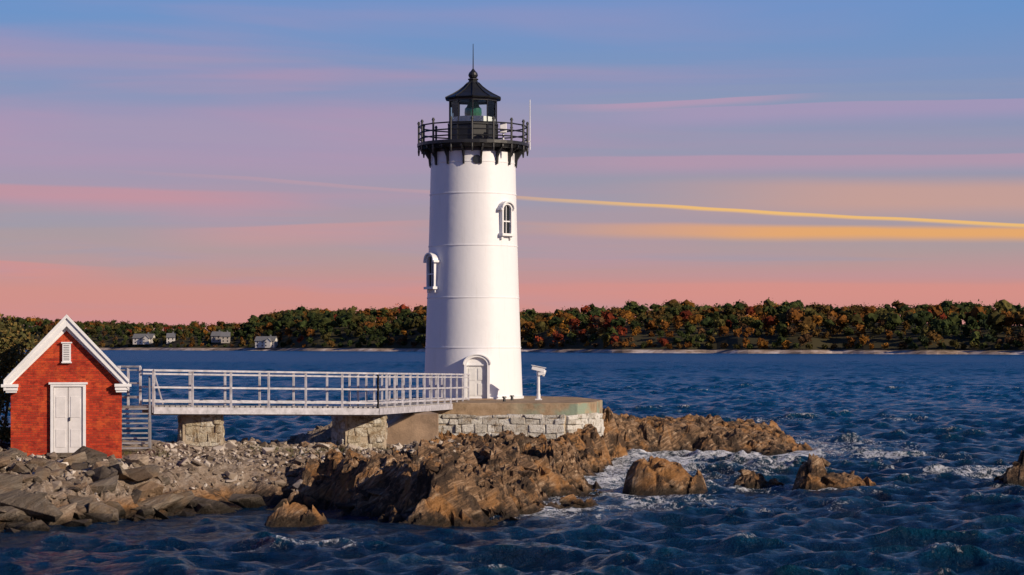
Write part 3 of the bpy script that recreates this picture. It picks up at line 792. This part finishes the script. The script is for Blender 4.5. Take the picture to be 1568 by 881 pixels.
for s in(-1,1):
    xe=s*(hw+.24);ze=ez-sl*.24+.10
    b.prism([(0,-.28,pz+.10),(xe,-.28,ze),(xe,-.28,ze+.09),(0,-.28,pz+.19)],(0,D+.5,0))
b.obj('roof',M_roofg,sh)
b=MB()
for s in(-1,1):
    xe=s*(hw+.23);ze=ez-sl*.23+.095
    b.prism([(0,-.24,pz+.095),(xe,-.24,ze),(xe,-.24,ze-.24),(0,-.24,pz-.20)],(0,.2,0))
    b.prism([(0,-.30,pz+.20),(xe,-.30,ze+.105),(xe,-.30,ze-.02),(0,-.30,pz+.07)],(0,.055,0))
    b.prism([(0,-.04,pz+.0),(xe,-.04,ze-.1),(xe,-.04,ze-.30),(0,-.04,pz-.34)],(0,.035,0))
    b.box((s*(hw+.03),-.12,ez-.24),(.56,.30,.10));b.box((s*(hw+.0),-.1,ez-.35),(.46,.24,.11));b.box((s*(hw-.02),-.08,ez-.44),(.36,.2,.07))
    b.box((s*(hw+.13),D/2,ez-.24),(.2,D-.1,.1))
b.obj('white_trim',M_white,sh,bevel=.006)
b=MB();b.box((.05-.53,-.05,1.5),(.1,.14,2.34));b.box((.05+.53,-.05,1.5),(.1,.14,2.34));b.box((.05,-.06,2.69),(1.28,.18,.07));b.box((.05,-.05,2.62),(1.16,.15,.08))
b.box((.0,-.04,3.72),(.28,.12,.62));b.box((0,-.06,4.05),(.36,.16,.05));b.box((0,-.06,3.39),(.34,.16,.05))
b.obj('door_and_vent_frame',M_white,sh,bevel=.006)
b=MB()
for s in(-1,1): b.box((.05+s*.24,-.03,1.46),(.46,.08,2.2))
for s in(-1,1):
    for z0 in(.85,1.9): b.box((.05+s*.24,-.075,z0),(.32,.02,.7 if z0>1 else .6))
b.obj('door_leaves',simple('door_white',(.68,.66,.67),.12),sh,bevel=.006)
b=MB();b.box((.05+.06,-.11,1.5),(.03,.06,.12));b.obj('door_latch',M_black,sh)
b=MB();b.box((.05,-.15,.30),(1.4,.4,.14));b.obj('door_sill',M_grey,sh,bevel=.02)
b=MB()
for i in range(9): b.box((0,-.105,3.48+i*.06),(.18,.02,.02))
b.obj('vent_louvres',M_roofg,sh)

# ---------------- fog sensor
fs=empty('fog_sensor',(1.22,96.5,2.85));b=MB()
b.cyl((0,0,0),(0,0,1.3),.075,.065,12);b.box((0,0,.03),(.32,.32,.06))
b.cyl((.0,0,.05),(0,0,.3),.1,.09,12)
b.beam((-.3,-.05,1.52),(.28,-.05,1.36),.26,.20);b.beam((-.02,0,1.2),(-.02,0,1.45),.12,.12)
b.beam((-.02,-.1,1.2),(.30,-.1,1.25),.14,.14);b.beam((.22,-.05,1.1),(.32,-.05,1.38),.13,.1);b.beam((-.34,-.05,1.62),(.36,-.05,1.48),.34,.03)
b.obj('housing',M_white,fs,bevel=.02)
for x,y in((-.35,94.2),(.0,96.2)):
    b=MB();b.cyl((x,y,2.84),(x,y,3.02),.07,.06,8);b.cyl((x,y,3.02),(x,y,3.08),.11,.09,8)
    b.obj('mooring_bollard',M_black)

# ---------------- shrub behind the shed
sb=empty('shrub',(-19.0,76,1.6));LV=[];LF=[];o=0;rng=np.random.RandomState(5)
cl=[(rng.uniform(-2.8,1.2),rng.uniform(-1.5,1.5),rng.uniform(.3,4.4),rng.uniform(.5,.95)) for _ in range(40)]
for cx,cy,cz,cr in cl:
    for _ in range(420):
        v=rng.normal(0,1,3);v/=np.linalg.norm(v);c=np.array([cx,cy,cz])+v*cr*rng.uniform(.45,1.1)
        a=rng.normal(0,1,3);a/=np.linalg.norm(a);bb=np.cross(a,rng.normal(0,1,3));bb/=np.linalg.norm(bb);s=rng.uniform(.03,.075)
        LV+= [c-a*s*1.4,c+bb*s,c+a*s*1.4,c-bb*s];LF.append((o,o+1,o+2,o+3));o+=4
m,nt,p=newmat('shrub_leaves',.7,0,.2);g=nt.n('ShaderNodeNewGeometry')
nt.put(p.inputs['Base Color'],nt.ramp(g.outputs['Random Per Island'],[(0,(.05,.055,.016)),(.5,(.12,.10,.03)),(.85,(.18,.12,.035)),(1,(.24,.14,.04))]))
mesh_np('leaves',LV,LF,m,sb)
b=MB()
for cx,cy,cz,cr in cl[:20]: b.cyl((cx*.3,cy*.3,-.3),(cx*.6,cy*.6,cz*.5),.07,.045,6);b.cyl((cx*.6,cy*.6,cz*.5),(cx,cy,cz),.045,.015,6)
b.obj('branches',simple('bark',(.09,.065,.045)),sb)
LV=[];LF=[];o=0
for tx,ty in [(-8.2,75.5),(-8.6,75.1),(-7.9,74.6),(-9.3,76),(-12.0,71.4),(-6.9,75.8),(-13.1,71.2),(-6.2,76.6),(-4.6,77.5)]:
    for _ in range(90):
        x=tx+rng.normal(0,.28);y=ty+rng.normal(0,.25);z=hz(x,y);a=rng.uniform(0,6.28);h=rng.uniform(.08,.24)
        dx,dy=math.cos(a)*.012,math.sin(a)*.012;lx,ly=rng.normal(0,.07,2)
        LV+=[(x-dx,y-dy,z-.03),(x+dx,y+dy,z-.03),(x+lx,y+ly,z+h)];LF.append((o,o+1,o+2));o+=3
mesh_np('grass_tufts',LV,LF,simple('grass',(.10,.10,.03),.4,3),None)
print('trees',tree_n)
